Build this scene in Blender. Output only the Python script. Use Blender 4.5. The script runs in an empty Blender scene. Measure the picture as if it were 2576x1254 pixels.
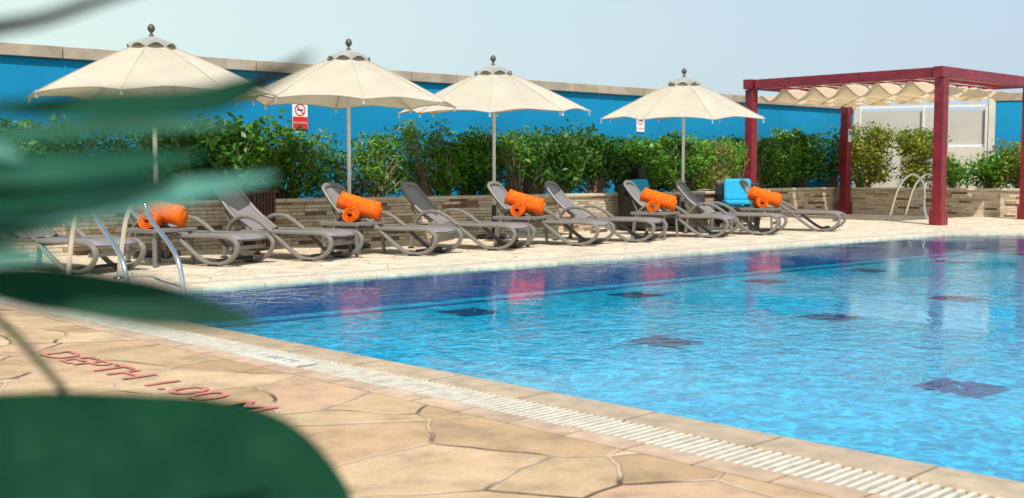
import bpy, math, random
import numpy as np
from mathutils import Vector, Matrix
random.seed(7); rng=np.random.default_rng(7)
sc=bpy.context.scene
C=sc.collection
R=math.radians

# ---------------------------------------------------------------- helpers
def new_mat(name):
    m=bpy.data.materials.new(name); m.use_nodes=True
    nt=m.node_tree; b=nt.nodes['Principled BSDF']
    return m,nt,b
def N(nt,t,**k):
    n=nt.nodes.new(t)
    for a,v in k.items():
        if a in n.inputs: n.inputs[a].default_value=v
        else: setattr(n,a,v)
    return n
def L(nt,a,b): nt.links.new(a,b)
def mix(nt,f,a,b,mode='MIX'):
    n=nt.nodes.new('ShaderNodeMix'); n.data_type='RGBA'; n.blend_type=mode
    for i,v in ((0,f),(6,a),(7,b)):
        if hasattr(v,'is_linked') or hasattr(v,'links'): L(nt,v,n.inputs[i])
        else: n.inputs[i].default_value=v if i==0 else (*v[:3],1)
    return n.outputs[2]
def ramp(nt,fac,stops):
    n=nt.nodes.new('ShaderNodeValToRGB'); e=n.color_ramp.elements
    while len(e)<len(stops): e.new(0.5)
    for i,(p,c) in enumerate(stops):
        e[i].position=p; e[i].color=(*c[:3],1) if not isinstance(c,(int,float)) else (c,c,c,1)
    L(nt,fac,n.inputs[0]); return n.outputs[0]
def simple(name,col,rough=.6,var=.15,scale=12,metal=0,bump=0,coord='Object',spec=.5):
    m,nt,b=new_mat(name)
    tc=N(nt,'ShaderNodeTexCoord'); no=N(nt,'ShaderNodeTexNoise',Scale=scale,Detail=5.0)
    L(nt,tc.outputs[coord],no.inputs['Vector'])
    dark=tuple(c*(1-var) for c in col); lite=tuple(min(1,c*(1+var)) for c in col)
    c=ramp(nt,no.outputs['Fac'],[(.3,dark),(.7,lite)])
    L(nt,c,b.inputs['Base Color']); b.inputs['Roughness'].default_value=rough
    b.inputs['Metallic'].default_value=metal; b.inputs['Specular IOR Level'].default_value=spec
    if bump:
        bp=N(nt,'ShaderNodeBump',Strength=bump,Distance=.01); L(nt,no.outputs['Fac'],bp.inputs['Height']); L(nt,bp.outputs[0],b.inputs['Normal'])
    return m
def mk(name,verts,faces,mats=None,parent=None,smooth=False,midx=None):
    me=bpy.data.meshes.new(name); me.from_pydata([tuple(v) for v in verts],[],[tuple(f) for f in faces])
    if mats:
        for m in (mats if isinstance(mats,(list,tuple)) else [mats]): me.materials.append(m)
    if midx: me.polygons.foreach_set('material_index',midx)
    if smooth: me.polygons.foreach_set('use_smooth',[True]*len(me.polygons))
    me.update()
    o=bpy.data.objects.new(name,me); C.objects.link(o)
    if parent: o.parent=parent
    return o
def empty(name,loc=(0,0,0),rz=0):
    o=bpy.data.objects.new(name,None); C.objects.link(o); o.location=loc; o.rotation_euler=(0,0,rz); o.empty_display_size=.2
    return o
class G:
    """geometry accumulator"""
    def __init__(s): s.v=[]; s.f=[]
    def add(s,v,f):
        n=len(s.v); s.v+= [tuple(p) for p in v]; s.f+=[tuple(i+n for i in q) for q in f]
    def box(s,c,d,M=None):
        x,y,z=[k/2 for k in d]; vs=[Vector((sx*x,sy*y,sz*z)) for sz in(-1,1) for sy in(-1,1) for sx in(-1,1)]
        if M is not None: vs=[M@v for v in vs]
        vs=[v+Vector(c) for v in vs]
        s.add(vs,[(0,2,3,1),(4,5,7,6),(0,1,5,4),(2,6,7,3),(0,4,6,2),(1,3,7,5)])
    def beam(s,a,b,w,h,up=(0,0,1)):
        a=Vector(a);b=Vector(b);d=(b-a).normalized();u=Vector(up)
        if abs(d.dot(u))>.99:u=Vector((0,1,0))
        sd=d.cross(u).normalized();u=sd.cross(d)
        vs=[p+sd*sx*w/2+u*sz*h/2 for p in(a,b) for sx,sz in((-1,-1),(1,-1),(1,1),(-1,1))]
        s.add(vs,[(0,1,2,3),(7,6,5,4),(0,4,5,1),(1,5,6,2),(2,6,7,3),(3,7,4,0)])
    def tube(s,pts,r,n=8,r2=None,cap=True):
        pts=[Vector(p) for p in pts]; m=len(pts); vs=[];prev=None
        for i,p in enumerate(pts):
            d=(pts[min(i+1,m-1)]-pts[max(i-1,0)]).normalized()
            if prev is None:
                u=Vector((0,0,1)) if abs(d.z)<.9 else Vector((1,0,0)); a=d.cross(u).normalized()
            else: a=(prev-d*prev.dot(d)).normalized()
            prev=a;b=d.cross(a)
            rr=r if r2 is None else r+(r2-r)*i/(m-1)
            vs+=[p+a*math.cos(2*math.pi*k/n)*rr+b*math.sin(2*math.pi*k/n)*rr for k in range(n)]
        fs=[(i*n+k,i*n+(k+1)%n,(i+1)*n+(k+1)%n,(i+1)*n+k) for i in range(m-1) for k in range(n)]
        if cap: fs+=[tuple(range(n-1,-1,-1)),tuple((m-1)*n+k for k in range(n))]
        s.add(vs,fs)
    def lathe(s,prof,n=16,c=(0,0,0)):
        vs=[(c[0]+r*math.cos(2*math.pi*k/n),c[1]+r*math.sin(2*math.pi*k/n),c[2]+z) for r,z in prof for k in range(n)]
        fs=[(i*n+k,i*n+(k+1)%n,(i+1)*n+(k+1)%n,(i+1)*n+k) for i in range(len(prof)-1) for k in range(n)]
        s.add(vs,fs)
    def obj(s,name,mat,parent=None,smooth=False): return mk(name,s.v,s.f,mat,parent,smooth)
def bevel(o,w=.01,seg=2):
    m=o.modifiers.new('bevel','BEVEL'); m.width=w; m.segments=seg; m.limit_method='ANGLE'; return o
def catmull(P,k=6):
    P=[Vector(p) for p in P]; Q=[P[0]]+P+[P[-1]]; out=[]
    for i in range(1,len(Q)-2):
        for j in range(k):
            t=j/k;a,b,c,d=Q[i-1],Q[i],Q[i+1],Q[i+2]
            out.append(.5*((2*b)+(c-a)*t+(2*a-5*b+4*c-d)*t*t+(3*b-a-3*c+d)*t**3))
    out.append(P[-1]); return out

# ---------------------------------------------------------------- materials
def flag_mat(name,cols,mortar,scale,crackdark,edge=.02):
    m,nt,b=new_mat(name)
    tc=N(nt,'ShaderNodeTexCoord'); n0=N(nt,'ShaderNodeTexNoise',Scale=1.5,Detail=2.5)
    L(nt,tc.outputs['Object'],n0.inputs['Vector'])
    va=N(nt,'ShaderNodeVectorMath',operation='MULTIPLY_ADD'); L(nt,n0.outputs['Color'],va.inputs[0]); va.inputs[1].default_value=(.26,.26,0); L(nt,tc.outputs['Object'],va.inputs[2])
    fl=N(nt,'ShaderNodeVectorMath',operation='MULTIPLY'); L(nt,va.outputs[0],fl.inputs[0]); fl.inputs[1].default_value=(1,1,0)
    v1=N(nt,'ShaderNodeTexVoronoi',Scale=scale,feature='F1'); v2=N(nt,'ShaderNodeTexVoronoi',Scale=scale,feature='DISTANCE_TO_EDGE')
    for v in(v1,v2): L(nt,fl.outputs[0],v.inputs['Vector'])
    sp=N(nt,'ShaderNodeSeparateColor'); L(nt,v1.outputs['Color'],sp.inputs[0])
    base=ramp(nt,sp.outputs[0],[(i/(len(cols)-1),c) for i,c in enumerate(cols)])
    n1=N(nt,'ShaderNodeTexNoise',Scale=4.0,Detail=9.0,Roughness=.68); L(nt,tc.outputs['Object'],n1.inputs['Vector'])
    blot=ramp(nt,n1.outputs['Fac'],[(.3,.58),(.5,1.0),(.72,1.25)])
    c=mix(nt,.9,base,blot,'MULTIPLY')
    n2=N(nt,'ShaderNodeTexNoise',Scale=90.0,Detail=3.0); L(nt,tc.outputs['Object'],n2.inputs['Vector'])
    c=mix(nt,.5,c,ramp(nt,n2.outputs['Fac'],[(.3,.72),(.7,1.15)]),'MULTIPLY')
    n3=N(nt,'ShaderNodeTexNoise',Scale=2.2,Detail=2.0); L(nt,tc.outputs['Object'],n3.inputs['Vector'])
    mcol=ramp(nt,n3.outputs['Fac'],[(.48,mortar),(.6,crackdark)])
    ed=ramp(nt,v2.outputs['Distance'],[(edge*.35,0.0),(edge,1.0)])
    c=mix(nt,ed,mcol,c)
    L(nt,c,b.inputs['Base Color']); b.inputs['Roughness'].default_value=.75; b.inputs['Specular IOR Level'].default_value=.3
    ad=N(nt,'ShaderNodeMath',operation='MULTIPLY_ADD'); L(nt,n1.outputs['Fac'],ad.inputs[0]); ad.inputs[1].default_value=1.0; L(nt,ed,ad.inputs[2])
    bp=N(nt,'ShaderNodeBump',Strength=.75,Distance=.013); L(nt,ad.outputs[0],bp.inputs['Height']); L(nt,bp.outputs[0],b.inputs['Normal'])
    return m
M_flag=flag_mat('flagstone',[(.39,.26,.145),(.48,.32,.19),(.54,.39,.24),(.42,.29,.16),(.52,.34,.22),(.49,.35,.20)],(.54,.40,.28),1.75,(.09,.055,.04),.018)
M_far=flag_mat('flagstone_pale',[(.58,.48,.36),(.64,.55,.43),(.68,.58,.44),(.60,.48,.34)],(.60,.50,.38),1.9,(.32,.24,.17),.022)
def tile_mat(name,col,grout,w,h,rough=.5,var=.1,mortar=.006):
    m,nt,b=new_mat(name)
    tc=N(nt,'ShaderNodeTexCoord')
    br=N(nt,'ShaderNodeTexBrick',offset=0.0); br.inputs['Scale'].default_value=1
    br.inputs['Brick Width'].default_value=w; br.inputs['Row Height'].default_value=h; br.inputs['Mortar Size'].default_value=mortar
    br.inputs['Color1'].default_value=(*[c*(1-var) for c in col],1); br.inputs['Color2'].default_value=(*[min(1,c*(1+var)) for c in col],1)
    br.inputs['Mortar'].default_value=(*grout,1)
    L(nt,tc.outputs['Object'],br.inputs['Vector'])
    no=N(nt,'ShaderNodeTexNoise',Scale=9.0,Detail=6.0); L(nt,tc.outputs['Object'],no.inputs['Vector'])
    c=mix(nt,.8,br.outputs['Color'],ramp(nt,no.outputs['Fac'],[(.3,.65),(.7,1.18)]),'MULTIPLY')
    L(nt,c,b.inputs['Base Color']); b.inputs['Roughness'].default_value=rough
    return m
M_coping=tile_mat('coping_tile',(.48,.35,.22),(.25,.17,.10),.6,5,.35,mortar=.008)
M_strip=tile_mat('edge_tile',(.50,.35,.24),(.27,.18,.12),.3,5,.6)
M_white_coping=tile_mat('coping_pale',(.68,.58,.44),(.5,.42,.32),.6,5,.5)
M_grate=simple('grate_plastic',(.64,.59,.49),.5,.2,14)
M_gutter=simple('gutter_dark',(.035,.028,.022),.9)
# pool floor mosaic, with rippling water light mottled into its colour
def pool_mat():
    m,nt,b=new_mat('pool_mosaic_caustics')
    tc=N(nt,'ShaderNodeTexCoord')
    nd=N(nt,'ShaderNodeTexNoise',Scale=3.0,Detail=3.0); L(nt,tc.outputs['Object'],nd.inputs['Vector'])
    va=N(nt,'ShaderNodeVectorMath',operation='MULTIPLY_ADD'); L(nt,nd.outputs['Color'],va.inputs[0]); va.inputs[1].default_value=(.12,.12,.12); L(nt,tc.outputs['Object'],va.inputs[2])
    vo=N(nt,'ShaderNodeTexVoronoi',Scale=24.0,feature='F1'); L(nt,va.outputs[0],vo.inputs['Vector'])
    sp=N(nt,'ShaderNodeSeparateColor'); L(nt,vo.outputs['Color'],sp.inputs[0])
    c=ramp(nt,sp.outputs[0],[(0,(.002,.20,.33)),(.5,(.003,.32,.47)),(1,(.02,.48,.62))])
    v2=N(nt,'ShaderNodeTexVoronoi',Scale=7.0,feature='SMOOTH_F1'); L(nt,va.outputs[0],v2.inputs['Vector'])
    c=mix(nt,.8,c,ramp(nt,v2.outputs['Distance'],[(.1,.68),(.6,1.35)]),'MULTIPLY')  # soft light and dark cells: caustic light painted over the tile colour
    L(nt,c,b.inputs['Base Color']); b.inputs['Roughness'].default_value=.6
    return m
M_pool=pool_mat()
M_navy=simple('navy_mosaic',(.003,.10,.30),.4,.5,40)
M_marker=simple('marker_mosaic',(.010,.03,.13),.5,.9,30)
def water_mat():
    m=bpy.data.materials.new('water'); m.use_nodes=True; nt=m.node_tree; nt.nodes.clear()
    out=N(nt,'ShaderNodeOutputMaterial'); tc=N(nt,'ShaderNodeTexCoord')
    mp=N(nt,'ShaderNodeMapping'); L(nt,tc.outputs['Object'],mp.inputs[0]); mp.inputs['Scale'].default_value=(1,1,1)
    n1=N(nt,'ShaderNodeTexNoise',Scale=6.0,Detail=3.0,Roughness=.55,Distortion=.8); n2=N(nt,'ShaderNodeTexNoise',Scale=.38,Detail=2.0)
    n3=N(nt,'ShaderNodeTexNoise',Scale=20.0,Detail=2.0)
    for n in(n1,n2,n3): L(nt,mp.outputs[0],n.inputs['Vector'])
    a=N(nt,'ShaderNodeMath',operation='MULTIPLY_ADD'); L(nt,n3.outputs['Fac'],a.inputs[0]); a.inputs[1].default_value=.25; L(nt,n1.outputs['Fac'],a.inputs[2])
    am=N(nt,'ShaderNodeMapRange'); L(nt,n2.outputs['Fac'],am.inputs['Value']); am.inputs['From Min'].default_value=.42; am.inputs['From Max'].default_value=.6; am.inputs['To Min'].default_value=.20; am.inputs['To Max'].default_value=1.15
    a2=N(nt,'ShaderNodeMath',operation='MULTIPLY'); L(nt,a.outputs[0],a2.inputs[0]); L(nt,am.outputs[0],a2.inputs[1])
    bp=N(nt,'ShaderNodeBump',Strength=.5,Distance=.021); L(nt,a2.outputs[0],bp.inputs['Height'])
    fr=N(nt,'ShaderNodeFresnel',IOR=1.27); L(nt,bp.outputs[0],fr.inputs['Normal'])
    tr=N(nt,'ShaderNodeBsdfTransparent'); tr.inputs[0].default_value=(.60,.93,1,1)
    gl=N(nt,'ShaderNodeBsdfGlossy',Roughness=.03); gl.inputs[0].default_value=(1,1,1,1); L(nt,bp.outputs[0],gl.inputs['Normal'])
    mx=N(nt,'ShaderNodeMixShader'); L(nt,fr.outputs[0],mx.inputs[0]); L(nt,tr.outputs[0],mx.inputs[1]); L(nt,gl.outputs[0],mx.inputs[2])
    L(nt,mx.outputs[0],out.inputs[0]); return m
M_water=water_mat()
# ledge stone
def ledge_mat():
    m,nt,b=new_mat('ledge_stone')
    tc=N(nt,'ShaderNodeTexCoord'); sx=N(nt,'ShaderNodeSeparateXYZ'); L(nt,tc.outputs['Object'],sx.inputs[0])
    cb=N(nt,'ShaderNodeCombineXYZ'); L(nt,sx.outputs['X'],cb.inputs[0]); L(nt,sx.outputs['Z'],cb.inputs[1])
    def brick(w,h,c1,c2,mo,off):
        br=N(nt,'ShaderNodeTexBrick',offset=off,squash=.7,squash_frequency=3); br.inputs['Scale'].default_value=1; br.inputs['Brick Width'].default_value=w; br.inputs['Row Height'].default_value=h
        br.inputs['Mortar Size'].default_value=.0035; br.inputs['Color1'].default_value=c1; br.inputs['Color2'].default_value=c2; br.inputs['Mortar'].default_value=mo
        br.inputs['Bias'].default_value=-.1
        L(nt,cb.outputs[0],br.inputs['Vector']); return br
    b1=brick(.34,.05,(1,1,1,1),(0,0,0,1),(.3,.3,.3,1),.37)
    c=ramp(nt,b1.outputs['Color'],[(0,(.12,.065,.035)),(.17,(.2,.12,.075)),(.23,(.42,.31,.2)),(.5,(.58,.46,.33)),(1,(.66,.56,.43))])
    br=brick(.34,.05,(1,1,1,1),(1,1,1,1),(.22,.17,.13,1),.37)
    c=mix(nt,1.0,c,br.outputs['Color'],'MULTIPLY')
    no=N(nt,'ShaderNodeTexNoise',Scale=14.0,Detail=6.0); L(nt,tc.outputs['Object'],no.inputs['Vector'])
    c=mix(nt,.7,c,ramp(nt,no.outputs['Fac'],[(.3,.7),(.7,1.2)]),'MULTIPLY')
    L(nt,c,b.inputs['Base Color']); b.inputs['Roughness'].default_value=.85
    bp=N(nt,'ShaderNodeBump',Strength=.8,Distance=.02); L(nt,b1.outputs['Color'],bp.inputs['Height']); L(nt,bp.outputs[0],b.inputs['Normal'])
    return m
M_ledge=ledge_mat()
M_cap=simple('stone_cap',(.55,.46,.35),.8,.15,8)
M_blue=simple('blue_render',(.004,.235,.46),.8,.10,.9,bump=.1,spec=.25)
M_wcap=simple('wall_cap_stone',(.38,.31,.24),.8,.25,3)
M_cream=simple('cream_render',(.62,.56,.47),.8,.08,3)
M_screen=simple('screen_panel',(.50,.46,.41),.5,.06,2)
M_red=simple('red_wood',(.19,.012,.024),.38,.3,6)
M_steel=simple('stainless_steel',(.75,.75,.74),.14,.03,20,metal=1)
M_white=simple('white_metal',(.72,.71,.68),.35,.04,20)
M_frame=simple('taupe_resin',(.19,.17,.15),.4,.08,15)
M_sling=simple('sling_fabric',(.22,.205,.215),.5,.1,150,bump=.2)
M_black=simple('black_rubber',(.012,.012,.012),.6)
M_base=simple('dark_base',(.025,.025,.028),.5)
M_brown=simple('brown_slats',(.07,.025,.015),.5,.3,20)
M_finial=simple('finial_wood',(.10,.075,.05),.5,.3,60)
M_soil=simple('planter_soil',(.06,.04,.025),.95,.3,20)
M_ground=simple('ground_sand',(.33,.27,.2),.9,.15,.3)
M_redpaint=simple('red_paint',(.47,.17,.13),.8,.4,18)
M_signred=simple('sign_red',(.65,.02,.02),.5,.05)
M_signwhite=simple('sign_white',(.8,.8,.8),.5,.03)
M_signblk=simple('sign_black',(.03,.03,.03),.5,.05)
M_faded=simple('faded_lettering',(.36,.34,.32),.6,.3,60)
M_wtile=simple('white_tile',(.60,.56,.49),.4,.1,20)
M_cush=simple('turquoise_cushion',(.01,.36,.60),.8,.1,20)
M_pink=simple('pink_paint',(.75,.06,.2),.6,.1)
# towel
def towel_mat():
    m,nt,b=new_mat('orange_towel'); tc=N(nt,'ShaderNodeTexCoord')
    n=N(nt,'ShaderNodeTexNoise',Scale=220.0,Detail=2.0); n2=N(nt,'ShaderNodeTexNoise',Scale=18.0,Detail=4.0)
    for k in(n,n2): L(nt,tc.outputs['Object'],k.inputs['Vector'])
    c=ramp(nt,n2.outputs['Fac'],[(.3,(.68,.10,.008)),(.7,(.82,.17,.018))]); L(nt,c,b.inputs['Base Color'])
    b.inputs['Roughness'].default_value=.95; b.inputs['Specular IOR Level'].default_value=.1
    bp=N(nt,'ShaderNodeBump',Strength=.6,Distance=.006); L(nt,n.outputs['Fac'],bp.inputs['Height']); L(nt,bp.outputs[0],b.inputs['Normal']); return m
M_towel=towel_mat()
def cloth_mat(name,col,tl=.35,var=.05):
    m,nt,b=new_mat(name); out=nt.nodes['Material Output']; tc=N(nt,'ShaderNodeTexCoord')
    n=N(nt,'ShaderNodeTexNoise',Scale=2.5,Detail=5.0); L(nt,tc.outputs['Object'],n.inputs['Vector'])
    c=ramp(nt,n.outputs['Fac'],[(.3,tuple(k*(1-var) for k in col)),(.7,tuple(min(1,k*(1+var)) for k in col))])
    d=N(nt,'ShaderNodeBsdfDiffuse',Roughness=.8); t=N(nt,'ShaderNodeBsdfTranslucent'); L(nt,c,d.inputs[0])
    tm=mix(nt,1.0,c,(1,.86,.62),'MULTIPLY'); L(nt,tm,t.inputs[0])
    mx=N(nt,'ShaderNodeMixShader'); mx.inputs[0].default_value=tl; L(nt,d.outputs[0],mx.inputs[1]); L(nt,t.outputs[0],mx.inputs[2]); L(nt,mx.outputs[0],out.inputs[0]); nt.nodes.remove(b); return m
M_canvas=cloth_mat('cream_canvas',(.65,.60,.51),.32,.07)
M_vent=cloth_mat('vent_canvas',(.40,.41,.40),.2,.15)
M_shade=cloth_mat('pergola_shade_cloth',(.74,.64,.50),.45)
def leaf_mat(name,stops,rough=.4,tl=.3,thin=(.5,.8,.1)):
    m,nt,b=new_mat(name); out=nt.nodes['Material Output']; g=N(nt,'ShaderNodeNewGeometry')
    c=ramp(nt,g.outputs['Random Per Island'],stops); L(nt,c,b.inputs['Base Color']); b.inputs['Roughness'].default_value=rough
    b.inputs['Specular IOR Level'].default_value=.3
    t=N(nt,'ShaderNodeBsdfTranslucent'); tm=mix(nt,.6,c,thin,'MIX'); tm=mix(nt,1.0,tm,(.4,.4,.4),'MULTIPLY'); L(nt,tm,t.inputs[0])
    mx=N(nt,'ShaderNodeMixShader'); mx.inputs[0].default_value=tl; L(nt,b.outputs[0],mx.inputs[1]); L(nt,t.outputs[0],mx.inputs[2]); L(nt,mx.outputs[0],out.inputs[0]); return m
M_lf=[leaf_mat('foliage_deep',[(0,(.015,.06,.006)),(.5,(.035,.14,.010)),(1,(.08,.23,.02))],tl=.22),
      leaf_mat('foliage_mid',[(0,(.03,.12,.008)),(.5,(.08,.25,.015)),(1,(.18,.38,.03))],tl=.25),
      leaf_mat('foliage_yellow',[(0,(.10,.16,.012)),(.5,(.24,.29,.02)),(1,(.38,.36,.04))])]
M_bark=simple('shrub_bark',(.22,.16,.10),.9,.3,20)

# ---------------------------------------------------------------- ground & deck
mk('ground',[(-1500,-1500,-.7),(1500,-1500,-.7),(1500,1500,-.7),(-1500,1500,-.7)],[(0,1,2,3)],M_ground)
SL=.0737
def nearX(y): return 3.662-y*SL     # near (west) pool edge line
YF=9.02; YS=-5.0; XE=18.6
cw,gw,sw=.22,.245,.12
tot=cw+gw+sw
fc,fg=.30,.22  # far coping, far grate
V=[(-25,-14,0),(nearX(-14)-tot,-14,0),(nearX(YF+fc+fg)-tot,YF+fc+fg,0),(-25,YF+fc+fg,0), # west
   (-25,YF+fc+fg,0),(19.3,YF+fc+fg,0),(19.3,30,0),(-25,30,0),           # north
   (19.3,-14,0),(45,-14,0),(45,30,0),(19.3,30,0),
   (nearX(-14)-tot,-14,0),(19.3,-14,0),(19.3,YS-.3,0),(nearX(YS-.3)-tot,YS-.3,0)]
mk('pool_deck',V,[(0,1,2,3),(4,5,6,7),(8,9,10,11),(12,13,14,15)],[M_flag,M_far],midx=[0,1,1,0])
ang=math.atan2(SL,1)
Lq=math.hypot(1,SL)
def strip(name,o0,o1,z,mat,y0=YS-.3,y1=YF,zb=-.05,parent=None):
    og=Vector((nearX(y0),y0,0)); length=(y1-y0)*Lq
    a,b2=o0,o1
    vs=[]
    for zz in(zb,z):
        vs+=[(0,a,zz),(length,a,zz),(length,b2,zz),(0,b2,zz)]
    o=mk(name,vs,[(3,2,1,0),(4,5,6,7),(0,1,5,4),(1,2,6,5),(2,3,7,6),(3,0,4,7)],mat,parent)
    o.location=og; o.rotation_euler=(0,0,math.pi/2+ang); return o
PC=empty('pool_coping')
bevel(strip('near_lip',0,cw,.004,M_coping,parent=PC),.008)
strip('near_outer_tiles',cw+gw,tot,.004,M_strip,y1=YF+fc+fg,parent=PC)
strip('corner_lip',0,cw,.003,M_coping,y0=YF+.001,y1=YF+fc+fg,parent=PC)
x0=nearX(YF)-.0
o=mk('far_lip',[(x0,YF,-.05),(XE,YF,-.05),(XE,YF+fc,-.05),(x0,YF+fc,-.05),(x0,YF,.004),(XE,YF,.004),(XE,YF+fc,.004),(x0,YF+fc,.004)],[(3,2,1,0),(4,5,6,7),(0,1,5,4),(1,2,6,5),(2,3,7,6),(3,0,4,7)],M_white_coping,PC)
o=mk('east_lip',[(XE,YS,-.05),(19.3,YS,-.05),(19.3,YF+fc+fg,-.05),(XE,YF+fc+fg,-.05),(XE,YS,.003),(19.3,YS,.003),(19.3,YF+fc+fg,.003),(XE,YF+fc+fg,.003)],[(4,5,6,7),(0,1,5,4),(3,0,4,7)],M_white_coping,PC)
DG=empty('drain_grate')
og=strip('gutter',cw,cw+gw,-.06,M_gutter,zb=-.09,y1=YF+fc+fg,parent=DG)
g=G(); length=(YF+.45-(YS-.3))*Lq
start=(-.6-(YS-.3))*Lq
x=start
while x<length:
    g.box((x,cw+gw/2,-.006+random.uniform(-.0012,.0012)),(.017,gw-.012,.018)); x+=.0385
for yy in(.05,.125,.2): g.box((length/2,cw+yy,-.024),(length,.01,.012))
o=g.obj('near_slats',M_grate,DG); o.location=og.location; o.rotation_euler=og.rotation_euler
g=G(); x=x0
while x<XE: g.box((x,YF+fc+fg/2,-.006),(.03,fg-.01,.018)); x+=.05
g.obj('far_slats',M_grate,DG)
mk('far_gutter',[(x0,YF+fc,-.045),(XE,YF+fc,-.045),(XE,YF+fc+fg,-.045),(x0,YF+fc+fg,-.045)],[(0,1,2,3)],M_gutter,DG)
# pool shell
fz=-.31
P=[(nearX(YS),YS),(XE,YS),(XE,8.0),(17.2,YF),(nearX(YF),YF)]
SH=empty('swimming_pool')
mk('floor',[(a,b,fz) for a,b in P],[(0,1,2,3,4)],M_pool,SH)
g=G(); n=len(P)
vs=[(a,b,fz) for a,b in P]+[(a,b,-.05) for a,b in P]
g.add(vs,[((i+1)%n,i,i+n,(i+1)%n+n) for i in range(n)])
g.obj('side_walls',M_navy,SH)
mk('corner_deck',[(17.2,YF,.002),(XE,8.0,.002),(XE,YF,.002),(17.2,YF,-.05),(XE,8.0,-.05)],[(0,1,2),(0,3,4,1)],M_white_coping,SH)
g=G()
g.add([(3.2,8.78,fz+.004),(17.2,8.78,fz+.004),(17.2,8.66,fz+.004),(3.2,8.66,fz+.004)],[(3,2,1,0)])
g.obj('floor_line',M_navy,SH)
g=G()
for i in range(6):
    for j in range(5):
        cx,cy=6.42+2.25*i,8.1-2.4*j
        if cy< -4: continue
        for a in range(9):
            for b in range(9):
                if random.random()<.04+.1*(a in(0,8) or b in(0,8)): continue
                q=.05; X=cx+(a-4)*q; Y=cy+(b-4)*q
                g.add([(X-.024,Y-.024,fz+.005),(X+.024,Y-.024,fz+.005),(X+.024,Y+.024,fz+.005),(X-.024,Y+.024,fz+.005)],[(0,1,2,3)])
g.obj('floor_markers',M_marker,SH)
mk('water',[(a,b,-.014) for a,b in P],[(0,1,2,3,4)],M_water)

def text(name,s,size,loc,rot,mat,sx=1,parent=None,sp=1):
    cu=bpy.data.curves.new(name,'FONT'); cu.body=s; cu.size=size; cu.space_character=sp; cu.align_x='CENTER'; cu.align_y='CENTER'; cu.materials.append(mat)
    o=bpy.data.objects.new(name,cu); C.objects.link(o); o.location=loc; o.rotation_euler=rot; o.scale=(sx,1,1)
    if parent:o.parent=parent
    return o
t=text('depth_marking','DEPTH 1.00 M',.25,(2.11,5.22,.006),(0,0,-math.pi/2+ang),M_redpaint,1.40); t.data.offset=.002
DT=empty('depth_tile',(2.86,5.25,0),-math.pi/2+ang)
g=G(); g.box((0,0,.008),(.5,.15,.016)); bevel(g.obj('tile',M_wtile,DT),.004)
text('lettering','1.00 M',.09,(0,0,.0175),(0,0,0),M_faded,1.4,DT)

# ---------------------------------------------------------------- planter walls
def wallrun(name,a,b,h,t,cap=.045,zb=0):
    a=Vector(a);b=Vector(b); d=b-a; ln=d.length; rz=math.atan2(d.y,d.x)
    E=empty(name,(a.x,a.y,0),rz)
    g=G(); g.box((ln/2,t/2,(h-cap+zb)/2),(ln,t,h-cap-zb)); g.obj('stone_face',M_ledge,E)
    g=G(); x=0
    while x<ln-.01:
        w=min(.9,ln-x); g.box((x+w/2,t/2-.015,h-cap/2),(w-.006,t+.05,cap)); x+=w
    bevel(g.obj('cap',M_cap,E),.006)
    return E
HP=.63
wallrun('planter_wall',(-6,13.5),(18.3,13.5),HP,.25)
wallrun('planter_wall',(18.3,13.502),(18.3,15.15),HP,.25)
wallrun('planter_wall',(18.3,15.15),(23.2,15.15),HP,.25)
wallrun('planter_wall',(23.2,15.15),(24.3,11.2),HP,.25)
wallrun('planter_wall',(24.3,11.2),(26.0,6.0),HP,.25)
mk('planter_soil',[(-6,13.7,.54),(18.5,13.7,.54),(18.5,15.3,.54),(23.3,15.3,.54),(24.4,11.3,.54),(26.2,6,.54),(33,6,.54),(26,17,.54),(-6,16.3,.54)],[tuple(range(9))],M_soil)

# ---------------------------------------------------------------- boundary walls
YW=16.2; HW=2.76
BW=empty('blue_boundary_wall')
g=G(); g.box((9.5,YW+.15,(HW-.17)/2),(32,.3,HW-.17)); g.obj('wall',M_blue,BW)
g=G(); x=-6.5
while x<25.4: g.box((x+.5,YW+.14,HW-.085),(.985,.42,.17)); x+=1.0
bevel(g.obj('cap_stones',M_wcap,BW),.008)
def rotbox(g,a,b,z0,z1,t,o=0):
    a=Vector((a[0],a[1],0));b=Vector((b[0],b[1],0)); d=(b-a); n=Vector((-d.y,d.x,0)).normalized()
    g.beam(a+n*(t/2+o)+Vector((0,0,(z0+z1)/2)),b+n*(t/2+o)+Vector((0,0,(z0+z1)/2)),t,z1-z0)
SW=empty('screen_wall')
A=(25.7,16.3);B=(27.4,13.4);D=(30.2,9.0)
def lerp(a,b,t): return (a[0]+(b[0]-a[0])*t,a[1]+(b[1]-a[1])*t)
g=G(); rotbox(g,A,B,0,1.62,.25); rotbox(g,lerp(A,B,-.06),lerp(A,B,.03),0,2.72,.3,-.03); rotbox(g,lerp(A,B,.955),lerp(A,B,.995),0,2.98,.32,-.06)
rotbox(g,lerp(B,D,.02),D,0,2.75,.25); g.obj('cream_masonry',M_cream,SW)
g=G(); rotbox(g,lerp(A,B,.035),lerp(A,B,.49),1.7,2.55,.05,.1); rotbox(g,lerp(A,B,.51),lerp(A,B,.95),1.7,2.55,.05,.1); g.obj('screen_panels',M_screen,SW)
g=G(); rotbox(g,lerp(A,B,-.05),lerp(A,B,.95),2.63,2.69,.06,.05); rotbox(g,lerp(A,B,-.05),lerp(A,B,.95),1.63,1.69,.06,.08)
for t in(.04,.5,.94):
    p=lerp(A,B,t); g.tube([(p[0],p[1],.0),(p[0],p[1],2.66)],.035)
g.obj('screen_rails',M_white,SW)
g=G(); rotbox(g,lerp(B,D,.002),D,1.2,2.76,.06,-.07); g.obj('blue_panel',M_blue,SW)
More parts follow.
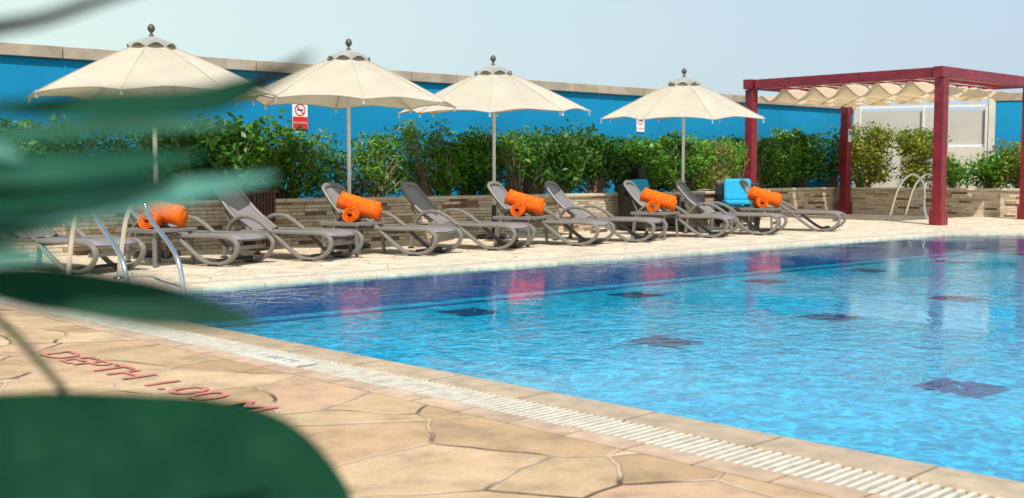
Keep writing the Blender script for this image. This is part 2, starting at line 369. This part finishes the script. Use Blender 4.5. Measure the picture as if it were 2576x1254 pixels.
g=G(); rotbox(g,lerp(B,D,.0),D,2.765,2.95,.42,-.1); g.obj('panel_cap',M_wcap,SW)
g=G(); dd=(Vector((*D,0))-Vector((*B,0))).normalized(); nn=Vector((-dd.y,dd.x,0)); bb=Vector((*B,0))
pts=[bb+dd*(.85+.16*math.cos(a))-nn*.10+Vector((0,0,2.0+.28*math.sin(a))) for a in[.4+k/14*4.6 for k in range(15)]]
g.tube(pts,.05,8)
pts=[bb+dd*(.85+.05*k)-nn*.10+Vector((0,0,1.72-.07*k)) for k in range(5)]
g.tube(pts,.045,8)
g.obj('pink_wall_motif',M_pink,SW,True)

# signs
def sign(x,z0,z1,w,redh):
    E=empty('no_smoking_sign',(x,YW-.012,(z0+z1)/2))
    h=z1-z0
    g=G(); g.box((0,0,0),(w,.01,h)); g.obj('panel',M_signwhite,E)
    rr=w*.36; zc=h/2-w*.5
    g=G(); n=32
    vs=[(r*math.cos(2*math.pi*k/n),-.008,zc+r*math.sin(2*math.pi*k/n)) for r in(rr,rr*.8) for k in range(n)]
    g.add(vs,[(k,(k+1)%n,(k+1)%n+n,k+n) for k in range(n)])
    g.beam((-rr*.6,-.0095,zc+rr*.6),(rr*.6,-.0095,zc-rr*.6),.002,rr*.18,(0,0,1)); g.obj('prohibition_ring',M_signred,E)
    g=G(); g.box((0,-.0065,zc),(rr*1.2,.002,rr*.22)); g.obj('cigarette',M_signblk,E)
    if redh:
        g=G(); g.box((0,-.0065,-h/2+redh/2),(w*.98,.003,redh)); g.obj('red_field',M_signred,E)
        text('lettering','NO SMOKING',w*.15,(0,-.0095,-h/2+redh*.5),(math.pi/2,0,0),M_signwhite,1,E)
    else:
        text('lettering','NO SMOKING',w*.16,(0,-.0075,-h/2+w*.28),(math.pi/2,0,0),M_signred,1,E)
sign(9.3,1.70,2.15,.28,.20)
sign(17.45,1.84,2.2,.24,0)

# ---------------------------------------------------------------- shrubs
def shrub(name,clumps,per,ls,mat,spiky=1.6):
    E=empty(name,(clumps[0][0],clumps[0][1],.54))
    allc=[]
    for (cx,cy,cz,rx,ry,rz) in clumps:
        n=int(per*(rx*ry+ry*rz+rx*rz)*1.2)
        d=rng.normal(size=(n,3)); d/=np.linalg.norm(d,axis=1)[:,None]
        r=rng.random(n)**.4*1.0
        r*= 1+.28*np.sin(d[:,0]*7+cx*5)*np.cos(d[:,2]*6+cy*3)+rng.random(n)**6*.6
        allc.append(np.stack([cx+d[:,0]*rx*r,cy+d[:,1]*ry*r,cz+d[:,2]*rz*r],1))
    c=np.concatenate(allc); c=c[c[:,2]>.56]; n=len(c)
    a=rng.normal(size=(n,3)); a[:,2]=np.abs(a[:,2])*.8; a/=np.linalg.norm(a,axis=1)[:,None]
    b=rng.normal(size=(n,3)); b-= (a*b).sum(1)[:,None]*a; b/=np.linalg.norm(b,axis=1)[:,None]
    nn=np.cross(a,b)
    l=ls*(.6+.8*rng.random(n))[:,None]; w=l/spiky*.6
    v=np.stack([c-a*l*.5,c+b*w*.5+nn*w*.12,c+a*l*.5,c-b*w*.5+nn*w*.12],1).reshape(-1,3)
    v-=np.array(E.location)[None,:]
    f=np.arange(4*n).reshape(-1,4)
    me=bpy.data.meshes.new('leaves'); me.vertices.add(4*n); me.vertices.foreach_set('co',v.ravel()); me.loops.add(4*n); me.loops.foreach_set('vertex_index',f.ravel())
    me.polygons.add(n); me.polygons.foreach_set('loop_start',np.arange(n)*4); me.polygons.foreach_set('loop_total',np.full(n,4)); me.materials.append(mat); me.update(calc_edges=True); me.validate()
    o=bpy.data.objects.new('leaves',me); C.objects.link(o); o.parent=E
    g=G()
    for (cx,cy,cz,rx,ry,rz) in clumps:
        for k in range(4):
            bx=clumps[0][0]+random.uniform(-.12,.12); by=clumps[0][1]+random.uniform(-.1,.1)
            p0=Vector((bx,by,.5)); p1=Vector((cx+random.uniform(-.7,.7)*rx,cy+random.uniform(-.7,.5)*ry,cz+random.uniform(0,.9)*rz)); pm=(p0+p1)/2+Vector((random.uniform(-.06,.06),random.uniform(-.06,.06),.05))
            g.tube([p-Vector(E.location) for p in(p0,pm,p1)],.011,5,.004)
    g.obj('branches',M_bark,E)
prof=[(-3,1.7),(4.05,1.74),(5.6,1.84),(7.2,1.86),(8.2,1.84),(8.75,1.46),(9.3,1.54),(9.7,1.74),(10.4,1.88),(10.9,1.84),(11.3,1.62),(12.1,1.84),(13.4,1.9),(14.4,1.9),(14.9,1.5),(15.3,1.76),(16.4,1.86),(17.6,1.8),(18.6,1.74),(20.2,1.85),(21.9,2.02),(24,2.05)]
def top(x):
    return float(np.interp(x,[p[0] for p in prof],[p[1] for p in prof]))
x=-2.0
while x<22.8:
    w=random.uniform(.55,.85)
    thin= (8.5<x<9.3 or 14.5<x<15.0)
    cy=14.3 if x<18.2 else 15.7
    H=top(x*14.3/14.2)-random.uniform(0,.18)
    cl=[]
    for k in range(11 if not thin else 3):
        r=random.uniform(.13,.29)
        cz=random.uniform(.75,H-r*.9)
        cl.append((x+random.uniform(-.5,.5)*w,cy+random.uniform(-.3,.25),cz,r*1.1,r,r))
    cl.append((x,cy,H-.22,.27,.24,.22))
    if not thin: cl.append((x+.1,cy-.05,1.15,.33,.28,.3)); cl.append((x+.35,cy,1.4,.26,.24,.24))
    mt=random.choices([0,1,2],[.45,.5,.05])[0] if x<19 else random.choices([0,1],[.7,.3])[0]
    if 9.6<x<11.2: mt=1
    if 12.4<x<14.5: mt=0
    if abs(x-17.3)<.3: mt=2
    shrub('hedge_shrub',cl,640 if x>3 else 250,(.105 if mt!=2 else .085)*random.uniform(.85,1.15),M_lf[mt],spiky=1.1+random.random()*1.1)
    x+=w*.78 if not thin else .38
def bigbush(cx,cy,H,w,mt,n=12,ls=.105):
    cl=[(cx,cy,H-.35,.35,.35,.33)]
    for k in range(n):
        r=random.uniform(.2,.36); cl.append((cx+random.uniform(-1,1)*(w-r),cy+random.uniform(-.35,.35),random.uniform(.8,H-r),r,r,r))
    shrub('hedge_shrub',cl,560,ls,M_lf[mt],spiky=1.5)
bigbush(24.3,15.1,2.25,.95,2,26); bigbush(25.0,14.2,2.1,.8,2,20); bigbush(23.9,15.7,2.1,.5,0,10)
bigbush(25.5,12.6,1.5,.6,1,10); bigbush(25.9,12.0,1.78,.8,2,16); bigbush(26.3,11.0,1.8,.85,2,18); bigbush(26.8,9.8,1.75,.8,1,16); bigbush(25.2,13.3,1.4,.5,1,8)
E=empty('garden_speaker',(14.95,13.9,.54)); g=G(); g.box((0,0,.28),(.19,.19,.5)); bevel(g.obj('cabinet',M_black,E),.03)
g=G(); g.lathe([(.0,0),(.05,0),(.06,.03)],12,(0,-.1,.3)); g.obj('grille',M_base,E)

# ---------------------------------------------------------------- umbrella
def umbrella(x,y,rz,tilt):
    E=empty('patio_umbrella',(x,y,0))
    T=empty('canopy_head',(0,0,0)); T.parent=E; T.location=(0,0,1.87); T.rotation_euler=(R(tilt[0]),R(tilt[1]),rz)
    nr=8; sub=8; rings=12; Rm=1.44; vs=[];fs=[]
    def zc(t): return .64-.63*(t**1.15)
    for i in range(rings+1):
        t=i/rings
        for k in range(nr*sub):
            a=2*math.pi*k/(nr*sub); ph=(k%sub)/sub; m=math.sin(math.pi*ph)
            r=.07+(Rm-.07)*t
            chord=math.cos(math.pi/nr)/math.cos((ph-.5)*2*math.pi/nr)
            z=zc(t)
            r2=r*(chord*(1-.04*m*t**3))
            z=z-.045*m*math.sin(math.pi*t)+.045*m*t**6+.004*math.sin(a*13+t*9)*t
            vs.append((r2*math.cos(a),r2*math.sin(a),z))
    n=nr*sub
    fs=[(i*n+k,i*n+(k+1)%n,(i+1)*n+(k+1)%n,(i+1)*n+k) for i in range(rings) for k in range(n)]
    mk('canopy',vs,fs,M_canvas,T)
    g=G()
    for k in range(nr):
        a=2*math.pi*k/nr
        pts=[((.07+(Rm-.07)*t)*math.cos(a),(.07+(Rm-.07)*t)*math.sin(a),zc(t)+.003) for t in[j/10 for j in range(11)]]
        g.tube(pts,.005,5)
    hem=[vs[rings*n+k] for k in range(n)]+[vs[rings*n]]
    g.tube(hem,.008,5)
    g.obj('seams',M_canvas,T,True)
    vs=[]
    for i in range(6):
        t=i/5
        for k in range(48):
            a=2*math.pi*k/48; ph=(k%6)/6; m=math.sin(math.pi*ph)
            r=.02+.26*t; z=.71-.11*t**1.3-.035*t**8*(1-m)+.02*m*t
            vs.append((r*math.cos(a),r*math.sin(a),z))
    mk('vent_cap',vs,[(i*48+k,i*48+(k+1)%48,(i+1)*48+(k+1)%48,(i+1)*48+k) for i in range(5) for k in range(48)],M_vent,T,True)
    g=G(); g.lathe([(0,.69),(.028,.70),(.028,.73),(.014,.74),(.014,.755),(.032,.77),(.044,.795),(.044,.81),(.032,.84),(.012,.855),(0,.857)],14); g.obj('finial',M_finial,T,True)
    g=G()
    for k in range(nr):
        a=2*math.pi*k/nr; c,s=math.cos(a),math.sin(a)
        g.tube([(.05*c,.05*s,.595),(.75*c,.75*s,.28),(Rm*.99*c,Rm*.99*s,.0)],.008,5)
        g.tube([(.045*c,.045*s,.16),(.72*c,.72*s,.28)],.007,5)
        g.beam((Rm*.985*c,Rm*.985*s,.02),(Rm*.985*c,Rm*.985*s,-.05),.03,.006)
    g.lathe([(.0,.60),(.055,.6),(.055,.56),(.0,.56)],12); g.lathe([(0,.2),(.05,.2),(.05,.12),(0,.12)],12)
    g.obj('ribs',M_white,T)
    g=G(); g.tube([(0,0,.4),(0,0,2.5)],.025,12); g.obj('pole',M_white,E,True)
    g=G(); g.tube([(.03,.01,2.0),(.035,.02,1.2),(.03,0,.9)],.004,5); g.obj('pull_cord',M_white,E)
    g=G(); g.tube([(0,0,.05),(0,0,.5)],.036,12); g.lathe([(0,.0),(.27,.0),(.27,.045),(.24,.06),(.06,.07),(.05,.1),(0,.1)],24); g.obj('base',M_base,E)
umbrella(5.38,12.75,R(9),(0,-1))
umbrella(7.9,12.5,R(20),(1,0))
umbrella(10.66,12.85,R(3),(1.5,-2.5))
umbrella(14.4,12.38,R(14),(1.5,-2.5))

# ---------------------------------------------------------------- loungers
def lounger_meshes():
    out=[]
    path=[(1.22,.315),(.9,.315),(.5,.315),(.22,.315),(.08,.30),(.0,.235),(.03,.13),(.14,.05),(.3,.022),(.44,.055),(.62,.175),(.82,.33),(.97,.43),(1.1,.48),(1.24,.48),(1.36,.42),(1.43,.31),(1.47,.16),(1.49,.0)]
    g=G()
    for sx in(-.31,.31):
        pts=catmull([(sx,s,z) for s,z in path],5); m=len(pts); vs=[]
        for i,p in enumerate(pts):
            d=(pts[min(i+1,m-1)]-pts[max(i-1,0)]).normalized(); nr=Vector((1,0,0)).cross(d)
            for a,b in((-.5,-1),(.5,-1),(1,-.5),(1,.5),(.5,1),(-.5,1),(-1,.5),(-1,-.5)):
                vs.append(p+Vector((1,0,0))*a*.03+nr*b*.022)
        fs=[(i*8+k,i*8+(k+1)%8,(i+1)*8+(k+1)%8,(i+1)*8+k) for i in range(m-1) for k in range(8)]
        fs+=[tuple(range(7,-1,-1)),tuple((m-1)*8+k for k in range(8))]
        g.add(vs,fs)
    g.beam((-.3,1.4,.3),(.3,1.4,.3),.04,.03); g.beam((-.3,.1,.19),(.3,.1,.19),.03,.04); g.beam((-.3,.75,.28),(.3,.75,.28),.03,.03)
    g.beam((-.22,1.42,.31),(-.22,1.54,.56),.025,.02,(1,0,0)); g.beam((.22,1.42,.31),(.22,1.54,.56),.025,.02,(1,0,0))
    out.append(('side_rails',g,M_frame,True))
    prof=[(1.2,.325),(1.0,.318),(.7,.322),(.4,.33),(.2,.335),(.09,.325),(.03,.29)]
    pp=catmull([(0,s,z) for s,z in prof],4)
    vs=[];m=len(pp)
    for p in pp:
        for x in(-.278,-.14,0,.14,.278): vs.append((x,p.y,p.z+.0-.012*(1-(x/.278)**2)))
    for p in pp:
        for x in(-.278,-.14,0,.14,.278): vs.append((x,p.y,p.z-.014-.012*(1-(x/.278)**2)))
    o5=m*5
    fs=[(i*5+k,i*5+k+1,(i+1)*5+k+1,(i+1)*5+k) for i in range(m-1) for k in range(4)]
    fs+=[(o5+(i+1)*5+k,o5+(i+1)*5+k+1,o5+i*5+k+1,o5+i*5+k) for i in range(m-1) for k in range(4)]
    fs+=[(i*5,(i+1)*5,o5+(i+1)*5,o5+i*5) for i in range(m-1)]+[((i+1)*5+4,i*5+4,o5+i*5+4,o5+(i+1)*5+4) for i in range(m-1)]
    g=G(); g.add(vs,fs); out.append(('seat_sling',g,M_sling,True))
    def bp(x,l,off=0):
        th=math.atan2(.50,.53); cur=.05*math.sin(math.pi*l/.78)
        return Vector((x,1.16+math.cos(th)*l+math.sin(th)*(cur+off),.33+math.sin(th)*l-math.cos(th)*(cur+off)))
    outl=[]
    for l in[0,.1,.2,.3,.4,.5,.6,.68]: outl.append((.275-.045*(l/.7)**2,l))
    for a in range(1,8):
        an=a/8*math.pi/2; outl.append((.23*(1-.28*(1-math.cos(an)))-.06*math.sin(an)*(a/8),.68+.08*math.sin(an)))
    outl+= [(0,.772)]
    full=outl+[(-x,l) for x,l in outl[-2::-1]]
    g=G(); m=len(full)
    inn=[(x*.84,.02+(l-.02)*.93) for x,l in full]
    vs=[]
    for o_ in(-.018,.018):
        vs+=[bp(x,l,o_) for x,l in full]+[bp(x,l,o_) for x,l in inn]
    fs=[]
    for i in range(m-1):
        fs.append((i+m,i+1+m,i+1,i)); fs.append((2*m+i,2*m+i+1,3*m+i+1,3*m+i))
        fs.append((i,i+1,2*m+i+1,2*m+i)); fs.append((3*m+i,3*m+i+1,m+i+1,m+i))
    g.add(vs,fs); out.append(('backrest_frame',g,M_frame,True))
    g=G(); rows=len(inn)//2; vs=[]
    for i in range(rows):
        x,l=inn[i]
        for k in range(5): vs.append(bp(-x*1.01+2*x*1.01*k/4,l,.004))
    g.add(vs,[(i*5+k,i*5+k+1,(i+1)*5+k+1,(i+1)*5+k) for i in range(rows-1) for k in range(4)])
    out.append(('backrest_sling',g,M_sling,True))
    g=G()
    for sx in(-.31,.31): g.box((sx,.3,.008),(.062,.13,.03)); g.box((sx,1.49,.008),(.062,.06,.02))
    g.beam((-.28,.27,.06),(.28,.27,.06),.05,.03)
    out.append(('foot_pads',g,M_black,False))
    return out
LM=[]
for nme,g,mt,sm in lounger_meshes():
    me=bpy.data.meshes.new(nme); me.from_pydata(g.v,[],g.f); me.materials.append(mt)
    if sm: me.polygons.foreach_set('use_smooth',[True]*len(me.polygons))
    me.update(); LM.append((nme,me))
def lounger(mx,my,rz):
    E=empty('sun_lounger',(mx+.414,my-.163,0),rz)
    for nme,me in LM:
        o=bpy.data.objects.new(nme,me); C.objects.link(o); o.parent=E
        if nme=='side_rails':
            md=o.modifiers.new('es','EDGE_SPLIT'); md.split_angle=R(50)
for mx,my,dr in [(1.5,10.95,0),(3.78,11.0,-1),(5.25,11.0,1),(6.35,10.93,0),(7.7,10.80,-1),(9.0,10.9,1),(10.40,10.82,0),(11.53,10.85,1),(13.18,10.85,-1),(14.36,10.8,0),(16.02,10.78,0)]:
    lounger(mx,my,R(24.4+dr))

# ---------------------------------------------------------------- tables and towels
def roll(g,a,b,r,turns=3.2):
    a=Vector(a);b=Vector(b);d=(b-a).normalized();u=Vector((0,0,1));sd=d.cross(u).normalized();u=sd.cross(d)
    n=70;vs=[];nl=9
    for j in range(nl):
        p=a+(b-a)*j/(nl-1)
        for i in range(n):
            th=i/(n-1)*turns*2*math.pi; rr=r*(.14+.86*i/(n-1)); rr*=1+.05*math.sin(th*2+j*.7)+.03*math.sin(j*1.9+th)
            e=.016*math.sin(i*.35)*(1 if j in(0,nl-1) else 0)
            q=p+d*e*(1 if j else -1)
            vs.append(q+sd*math.cos(th)*rr+u*math.sin(th)*rr)
    g.add(vs,[(j*n+i,j*n+i+1,(j+1)*n+i+1,(j+1)*n+i) for j in range(nl-1) for i in range(n-1)])
def table(x,y,rz,towels=True):
    E=empty('side_table',(x,y,0),rz)
    g=G()
    for k in range(7): g.box((0,-.235+k*.0783,.385),(.60,.068,.022))
    g.beam((-.30,-.27,.38),(.30,-.27,.38),.02,.04); g.beam((-.30,.27,.38),(.30,.27,.38),.02,.04)
    for sx in(-1,1):
        g.beam((sx*.30,-.28,.378),(sx*.30,.28,.378),.022,.045)
        for sy in(-1,1): g.beam((sx*.26,sy*.23,.37),(sx*.285,sy*.255,0),.042,.03,(0,1,0))
    bevel(g.obj('table_frame',M_frame,E),.006)
    if towels:
        W=empty('rolled_towels',(x+.03,y,.397),R(-36+random.uniform(-6,6)))
        def addroll(nm,a,b,r):
            g=G(); roll(g,a,b,r); o=g.obj(nm,M_towel,W,True); md=o.modifiers.new('sol','SOLIDIFY'); md.thickness=.016; md.offset=-1
        k=random.uniform(-.02,.02)
        addroll('lower_roll',(-.08+k,-.22,.09),(0+k,.26,.09),.088)
        addroll('upper_roll',(-.20+k,.06,.262),(.29+k,-.03,.115),.105)
for tx,ty in[(4.87,11.55),(7.32,11.5),(9.98,11.45),(12.58,11.35),(15.32,11.45)]: table(tx,ty,R(22))

# ---------------------------------------------------------------- pool ladder and handrail
def ladder(name,xs,y0,y1,h,zl,r=.022,steps=True):
    E=empty(name); g=G()
    for x in xs:
        P=[(x,y0,0),(x,y0-.05,.2),(x,y0-.2,h*.72),(x,y0-.42,h*.97),(x,y0-.6,h*.97),(x,y0-.76,h*.75),(x,y1+.12,.25),(x,y1,zl)]
        g.tube(catmull(P,6),r,12); g.lathe([(0,.02),(.05,.018),(.055,.005)],16,(x,y0,0))
    g.obj('rails',M_steel,E,True)
    if steps:
        g=G()
        for k,z in enumerate((-.1,-.24)): g.box(((xs[0]+xs[1])/2,y1+.02,z),(xs[1]-xs[0],.08,.02))
        g.obj('treads',M_steel,E)
ladder('pool_ladder',(3.5,3.97),10.3,8.86,.78,-.28)
ladder('pool_handrail',(20.9,21.5),12.4,11.5,.95,0,.024,False)

# ---------------------------------------------------------------- pergola
PE=empty('pergola')
c3=Vector((19.67,10.65,0));c4=Vector((23.42,10.74,0));c1=Vector((19.4,14.8,0));c2=Vector((23.1,14.87,0))
def bil(u,v,z): 
    p=c3*(1-u)*(1-v)+c4*u*(1-v)+c1*(1-u)*v+c2*u*v; return Vector((p.x,p.y,z))
TP=2.95
g=G()
for u,v in((0,0),(1,0),(0,1),(1,1)):
    p=bil(u,v,0); g.box((p.x,p.y,(TP-.21)/2),(.19,.19,TP-.21)); g.box((p.x,p.y,.15),(.25,.25,.3))
bevel(g.obj('posts',M_red,PE),.008)
g=G(); e=.045
g.beam(bil(-e,0,TP-.1),bil(1+e,0,TP-.1),.2,.2); g.beam(bil(-e,1,TP-.1),bil(1+e,1,TP-.1),.2,.2)
g.beam(bil(0,.035,TP-.103),bil(0,.965,TP-.103),.2,.19); g.beam(bil(1,.035,TP-.103),bil(1,.965,TP-.103),.2,.19)
for u in(.25,.5,.75): g.beam(bil(u,.035,TP-.08),bil(u,.965,TP-.08),.06,.1)
bevel(g.obj('beams',M_red,PE),.008)
g=G()
for v in[k/6 for k in range(1,6)]: g.tube([bil(.03,v,TP-.17),bil(.97,v,TP-.17)],.012,6)
g.obj('rods',M_steel,PE)
vs=[];nv=72
for s in range(3):
    u0,u1=.03+s*.32,.03+s*.32+.29
    for j in range(nv+1):
        v=.03+.94*j/nv
        for i in range(9):
            u=u0+(u1-u0)*i/8; sag=abs(math.sin(math.pi*v*6))
            vs.append(tuple(bil(u,v,TP-.19-.27*sag-.012*math.sin(i*1.3+s))))
fs=[(s*(nv+1)*9+j*9+i,s*(nv+1)*9+j*9+i+1,s*(nv+1)*9+(j+1)*9+i+1,s*(nv+1)*9+(j+1)*9+i) for s in range(3) for j in range(nv) for i in range(8)]
mk('shade_cloth',vs,fs,M_shade,PE,True)
NS=empty('post_notice',tuple(bil(1,1,1.85)-Vector((.0,.102,0)))); g=G(); g.box((.0,-.0,0),(.12,.01,.3)); g.obj('panel',M_signwhite,NS); g=G(); g.box((0,-.0065,.06),(.07,.003,.1)); g.obj('pictogram',M_signblk,NS)

# ---------------------------------------------------------------- rattan chairs, low table, bin
M_rattan=simple('black_rattan',(.015,.014,.014),.5,.5,80,bump=.6)
def armchair(x,y,rz):
    E=empty('rattan_armchair',(x,y,0),rz); g=G()
    g.box((0,0,.22),(.78,.74,.28)); g.box((-.34,0,.33),(.12,.74,.54)); g.box((.34,0,.33),(.12,.74,.54)); g.box((0,.33,.42),(.8,.13,.74))
    for sx in(-.35,.35):
        for sy in(-.32,.32): g.box((sx,sy,.04),(.05,.05,.08))
    bevel(g.obj('frame',M_rattan,E),.025,3)
    g=G(); g.box((0,-.04,.42),(.54,.6,.12)); bevel(g.obj('seat_cushion',M_cush,E),.04,3)
    g=G(); g.box((0,.2,.66),(.5,.14,.42),Matrix.Rotation(R(-12),3,'X')); bevel(g.obj('back_cushion',M_cush,E),.05,3)
armchair(14.2,12.95,R(10)); armchair(16.6,12.95,R(-50))
E=empty('coffee_table',(15.6,12.3,0)); g=G(); g.box((0,0,.42),(.6,.5,.03)); bevel(g.obj('top',M_cush,E),.008)
g=G(); [g.box((sx,sy,.2),(.04,.04,.4)) for sx in(-.26,.26) for sy in(-.21,.21)]; g.obj('legs',M_white,E)
E=empty('waste_bin',(6.85,13.0,0)); g=G()
for k in range(7):
    for sy in(-.15,.15): g.box((-.135+k*.045,sy,.38),(.032,.02,.7))
    for sx in(-.15,.15): g.box((sx,-.135+k*.045,.38),(.02,.032,.7))
g.box((0,0,.75),(.36,.36,.04)); g.obj('slats',M_brown,E); g=G(); g.box((0,0,.36),(.27,.27,.66)); g.obj('liner',M_black,E)

# ---------------------------------------------------------------- broad-leaved plant beside the viewpoint
def bleaf_mat(name,c0,c1,rough,tl=.25,spec=.2):
    m,nt,b=new_mat(name); out=nt.nodes['Material Output']; tc=N(nt,'ShaderNodeTexCoord'); n=N(nt,'ShaderNodeTexNoise',Scale=18.0,Detail=4.0); L(nt,tc.outputs['Object'],n.inputs['Vector'])
    c=ramp(nt,n.outputs['Fac'],[(.3,c0),(.7,c1)]); L(nt,c,b.inputs['Base Color']); b.inputs['Roughness'].default_value=rough; b.inputs['Specular IOR Level'].default_value=spec
    t=N(nt,'ShaderNodeBsdfTranslucent'); L(nt,c,t.inputs[0]); mx=N(nt,'ShaderNodeMixShader'); mx.inputs[0].default_value=tl
    L(nt,b.outputs[0],mx.inputs[1]); L(nt,t.outputs[0],mx.inputs[2]); L(nt,mx.outputs[0],out.inputs[0]); return m
M_bl=bleaf_mat('broad_leaf_dark',(.003,.038,.022),(.008,.065,.034),.6,.2,.12)
M_blm=bleaf_mat('broad_leaf_mid',(.008,.075,.045),(.016,.12,.07),.5,.3)
M_bl2=bleaf_mat('broad_leaf_pale',(.05,.20,.17),(.14,.38,.32),.4,.35,.4)
M_stem=simple('plant_stem',(.05,.06,.025),.6,.3,30)
M_stemd=simple('plant_stem_dark',(.010,.007,.008),.7,.3,30,spec=.2)
M_tip=simple('plant_bud_dark',(.015,.004,.010),.6,.3,30,spec=.2)
PL=empty('broadleaf_plant',(0,0,0),R(-40.6))
def bl(name,path,hw,nrm,mat,p=.7,fold=.12,q_=.9,tw=0):
    path=catmull(path,14); m=len(path); vs=[];w=8;nrm0=Vector(nrm).normalized()
    for i,c in enumerate(path):
        d=(path[min(i+1,m-1)]-path[max(i-1,0)]).normalized(); t=i/(m-1)
        nrm=Matrix.Rotation(tw*t,3,d)@nrm0
        sd=d.cross(nrm).normalized(); up=sd.cross(d)
        h=hw*max(0,math.sin(math.pi*min(1,t**p)))**q_+.0004
        for k in range(-w,w+1):
            s=k/w; vs.append(c+sd*s*h*(1+.05*math.sin(t*17+k*.4))+up*(abs(s)**1.3*h*fold))
    q=2*w+1
    return mk(name,vs,[(i*q+k,i*q+k+1,(i+1)*q+k+1,(i+1)*q+k) for i in range(m-1) for k in range(2*w)],mat,PL,True)
# local frame: x = sideways, y = forward, z = up  (metres)
bl('leaf_low',[(-.317,.78,.845),(-.317,.77,.76),(-.316,.75,.66),(-.312,.72,.55),(-.305,.68,.42)],.20,(.0,-.95,.2),M_bl,.45,.05,1.0)
bl('leaf_high',[(-.265,.53,1.030),(-.20,.52,1.030),(-.145,.51,1.031),(-.115,.505,1.039),(-.092,.50,1.049)],.0085,(.05,-.85,.5),M_bl,.9)
bl('leaf_mid_a',[(-.30,.58,1.014),(-.22,.59,1.022),(-.148,.60,1.025)],.006,(.1,-.8,.6),M_blm,.8)
bl('leaf_mid_b',[(-.248,.50,1.000),(-.194,.50,1.002),(-.137,.50,1.0075)],.007,(.1,-.85,.5),M_blm,.7,tw=.6)
bl('leaf_pale',[(-.245,.50,.977),(-.176,.50,.986),(-.105,.50,.998)],.0092,(.0,-.7,.7),M_bl2,.85)
bl('leaf_mid_c',[(-.25,.50,.986),(-.20,.50,.991),(-.15,.50,.997)],.0115,(.1,-.8,.6),M_bl,.7,tw=-.5)
bl('leaf_mid_d',[(-.26,.50,.974),(-.23,.50,.976),(-.192,.5,.979)],.009,(.1,-.8,.6),M_bl,.7,tw=.4)
bl('leaf_small_pale',[(-.26,.50,.962),(-.235,.50,.963),(-.203,.50,.962)],.007,(.0,-.7,.7),M_bl2,.7)
bl('leaf_tiny_pale',[(-.26,.50,1.008),(-.24,.50,1.010),(-.218,.50,1.006)],.006,(.0,-.7,.7),M_bl2,.7)
bl('leaf_under',[(-.265,.52,.951),(-.19,.52,.941),(-.118,.52,.929)],.0125,(.05,-.85,.5),M_bl,.9)
g=G()
g.tube(catmull([(-.36,.6,0),(-.35,.6,.4),(-.33,.58,.8),(-.31,.55,1.0),(-.265,.53,1.030)],5),.009,8,.003)
for end in((-.265,.52,.951),(-.26,.50,.962),(-.25,.50,.986),(-.245,.50,.977),(-.248,.50,1.0),(-.30,.58,1.014),(-.26,.50,1.008),(-.26,.50,.974)):
    g.tube(catmull([(-.335,.585,.74),(-.322,.56,(.74+end[2])/2+.03),end],6),.0035,6,.0016)
g.tube(catmull([(-.34,.58,.80),(-.39,.68,.94),(-.375,.74,.925),(-.35,.77,.89),(-.317,.78,.845)],6),.004,6,.0028)
g.obj('stems',M_stem,PL,True)
g=G(); g.tube(catmull([(-.40,.62,0),(-.42,.6,.5),(-.38,.55,.9),(-.262,.5,1.042),(-.20,.5,1.070),(-.12,.5,1.095)],6),.008,8,.0018); g.obj('dark_branch',M_stemd,PL,True)
g=G(); g.tube([(-.115,.505,1.0385),(-.103,.503,1.0445),(-.094,.5,1.049),(-.0885,.499,1.052)],.0042,8,.001); g.obj('leaf_tip',M_tip,PL,True)

# ---------------------------------------------------------------- light, sky, camera
el=R(56); az=Vector((-.55,-.83)).normalized()
to_sun=Vector((az.x*math.cos(el),az.y*math.cos(el),math.sin(el)))
sd=bpy.data.lights.new('sun','SUN'); sd.energy=5.0; sd.angle=R(.5); sd.color=(1,.95,.86)
so=bpy.data.objects.new('sun',sd); C.objects.link(so); so.rotation_euler=to_sun.to_track_quat('Z','Y').to_euler()
w=bpy.data.worlds.new('World'); sc.world=w; w.use_nodes=True; nt=w.node_tree; bg=nt.nodes['Background']
sk=N(nt,'ShaderNodeTexSky',sky_type='NISHITA'); sk.sun_disc=False; sk.sun_elevation=el; sk.sun_rotation=math.atan2(to_sun.x,to_sun.y)
sk.dust_density=3.5; sk.air_density=1.0; sk.ozone_density=1.0
tc=N(nt,'ShaderNodeTexCoord'); sx=N(nt,'ShaderNodeSeparateXYZ'); L(nt,tc.outputs['Generated'],sx.inputs[0])
mrx=N(nt,'ShaderNodeMapRange'); L(nt,sx.outputs['X'],mrx.inputs['Value']); mrx.inputs['From Min'].default_value=.25; mrx.inputs['From Max'].default_value=.95
mrz=N(nt,'ShaderNodeMapRange'); L(nt,sx.outputs['Z'],mrz.inputs['Value']); mrz.inputs['From Min'].default_value=.18; mrz.inputs['From Max'].default_value=.75
hz=mix(nt,mrx.outputs[0],(10.2,12.6,11.4),(7.0,8.7,10.6)); hz=mix(nt,mrz.outputs[0],hz,(3.6,5.0,6.8))
c=mix(nt,.68,sk.outputs[0],hz); L(nt,c,bg.inputs[0]); bg.inputs[1].default_value=.098
cam=bpy.data.cameras.new('camera'); co=bpy.data.objects.new('camera',cam); C.objects.link(co)
co.location=(0,0,1.0); co.rotation_euler=(R(90-3.97),0,R(-40.6)); cam.sensor_width=36; cam.lens=39.13; cam.clip_end=5000; cam.clip_start=.02
cam.dof.use_dof=True; cam.dof.focus_distance=9.5; cam.dof.aperture_fstop=3.9
sc.camera=co
sc.view_settings.view_transform='Standard'; sc.view_settings.look='None'; sc.view_settings.exposure=0
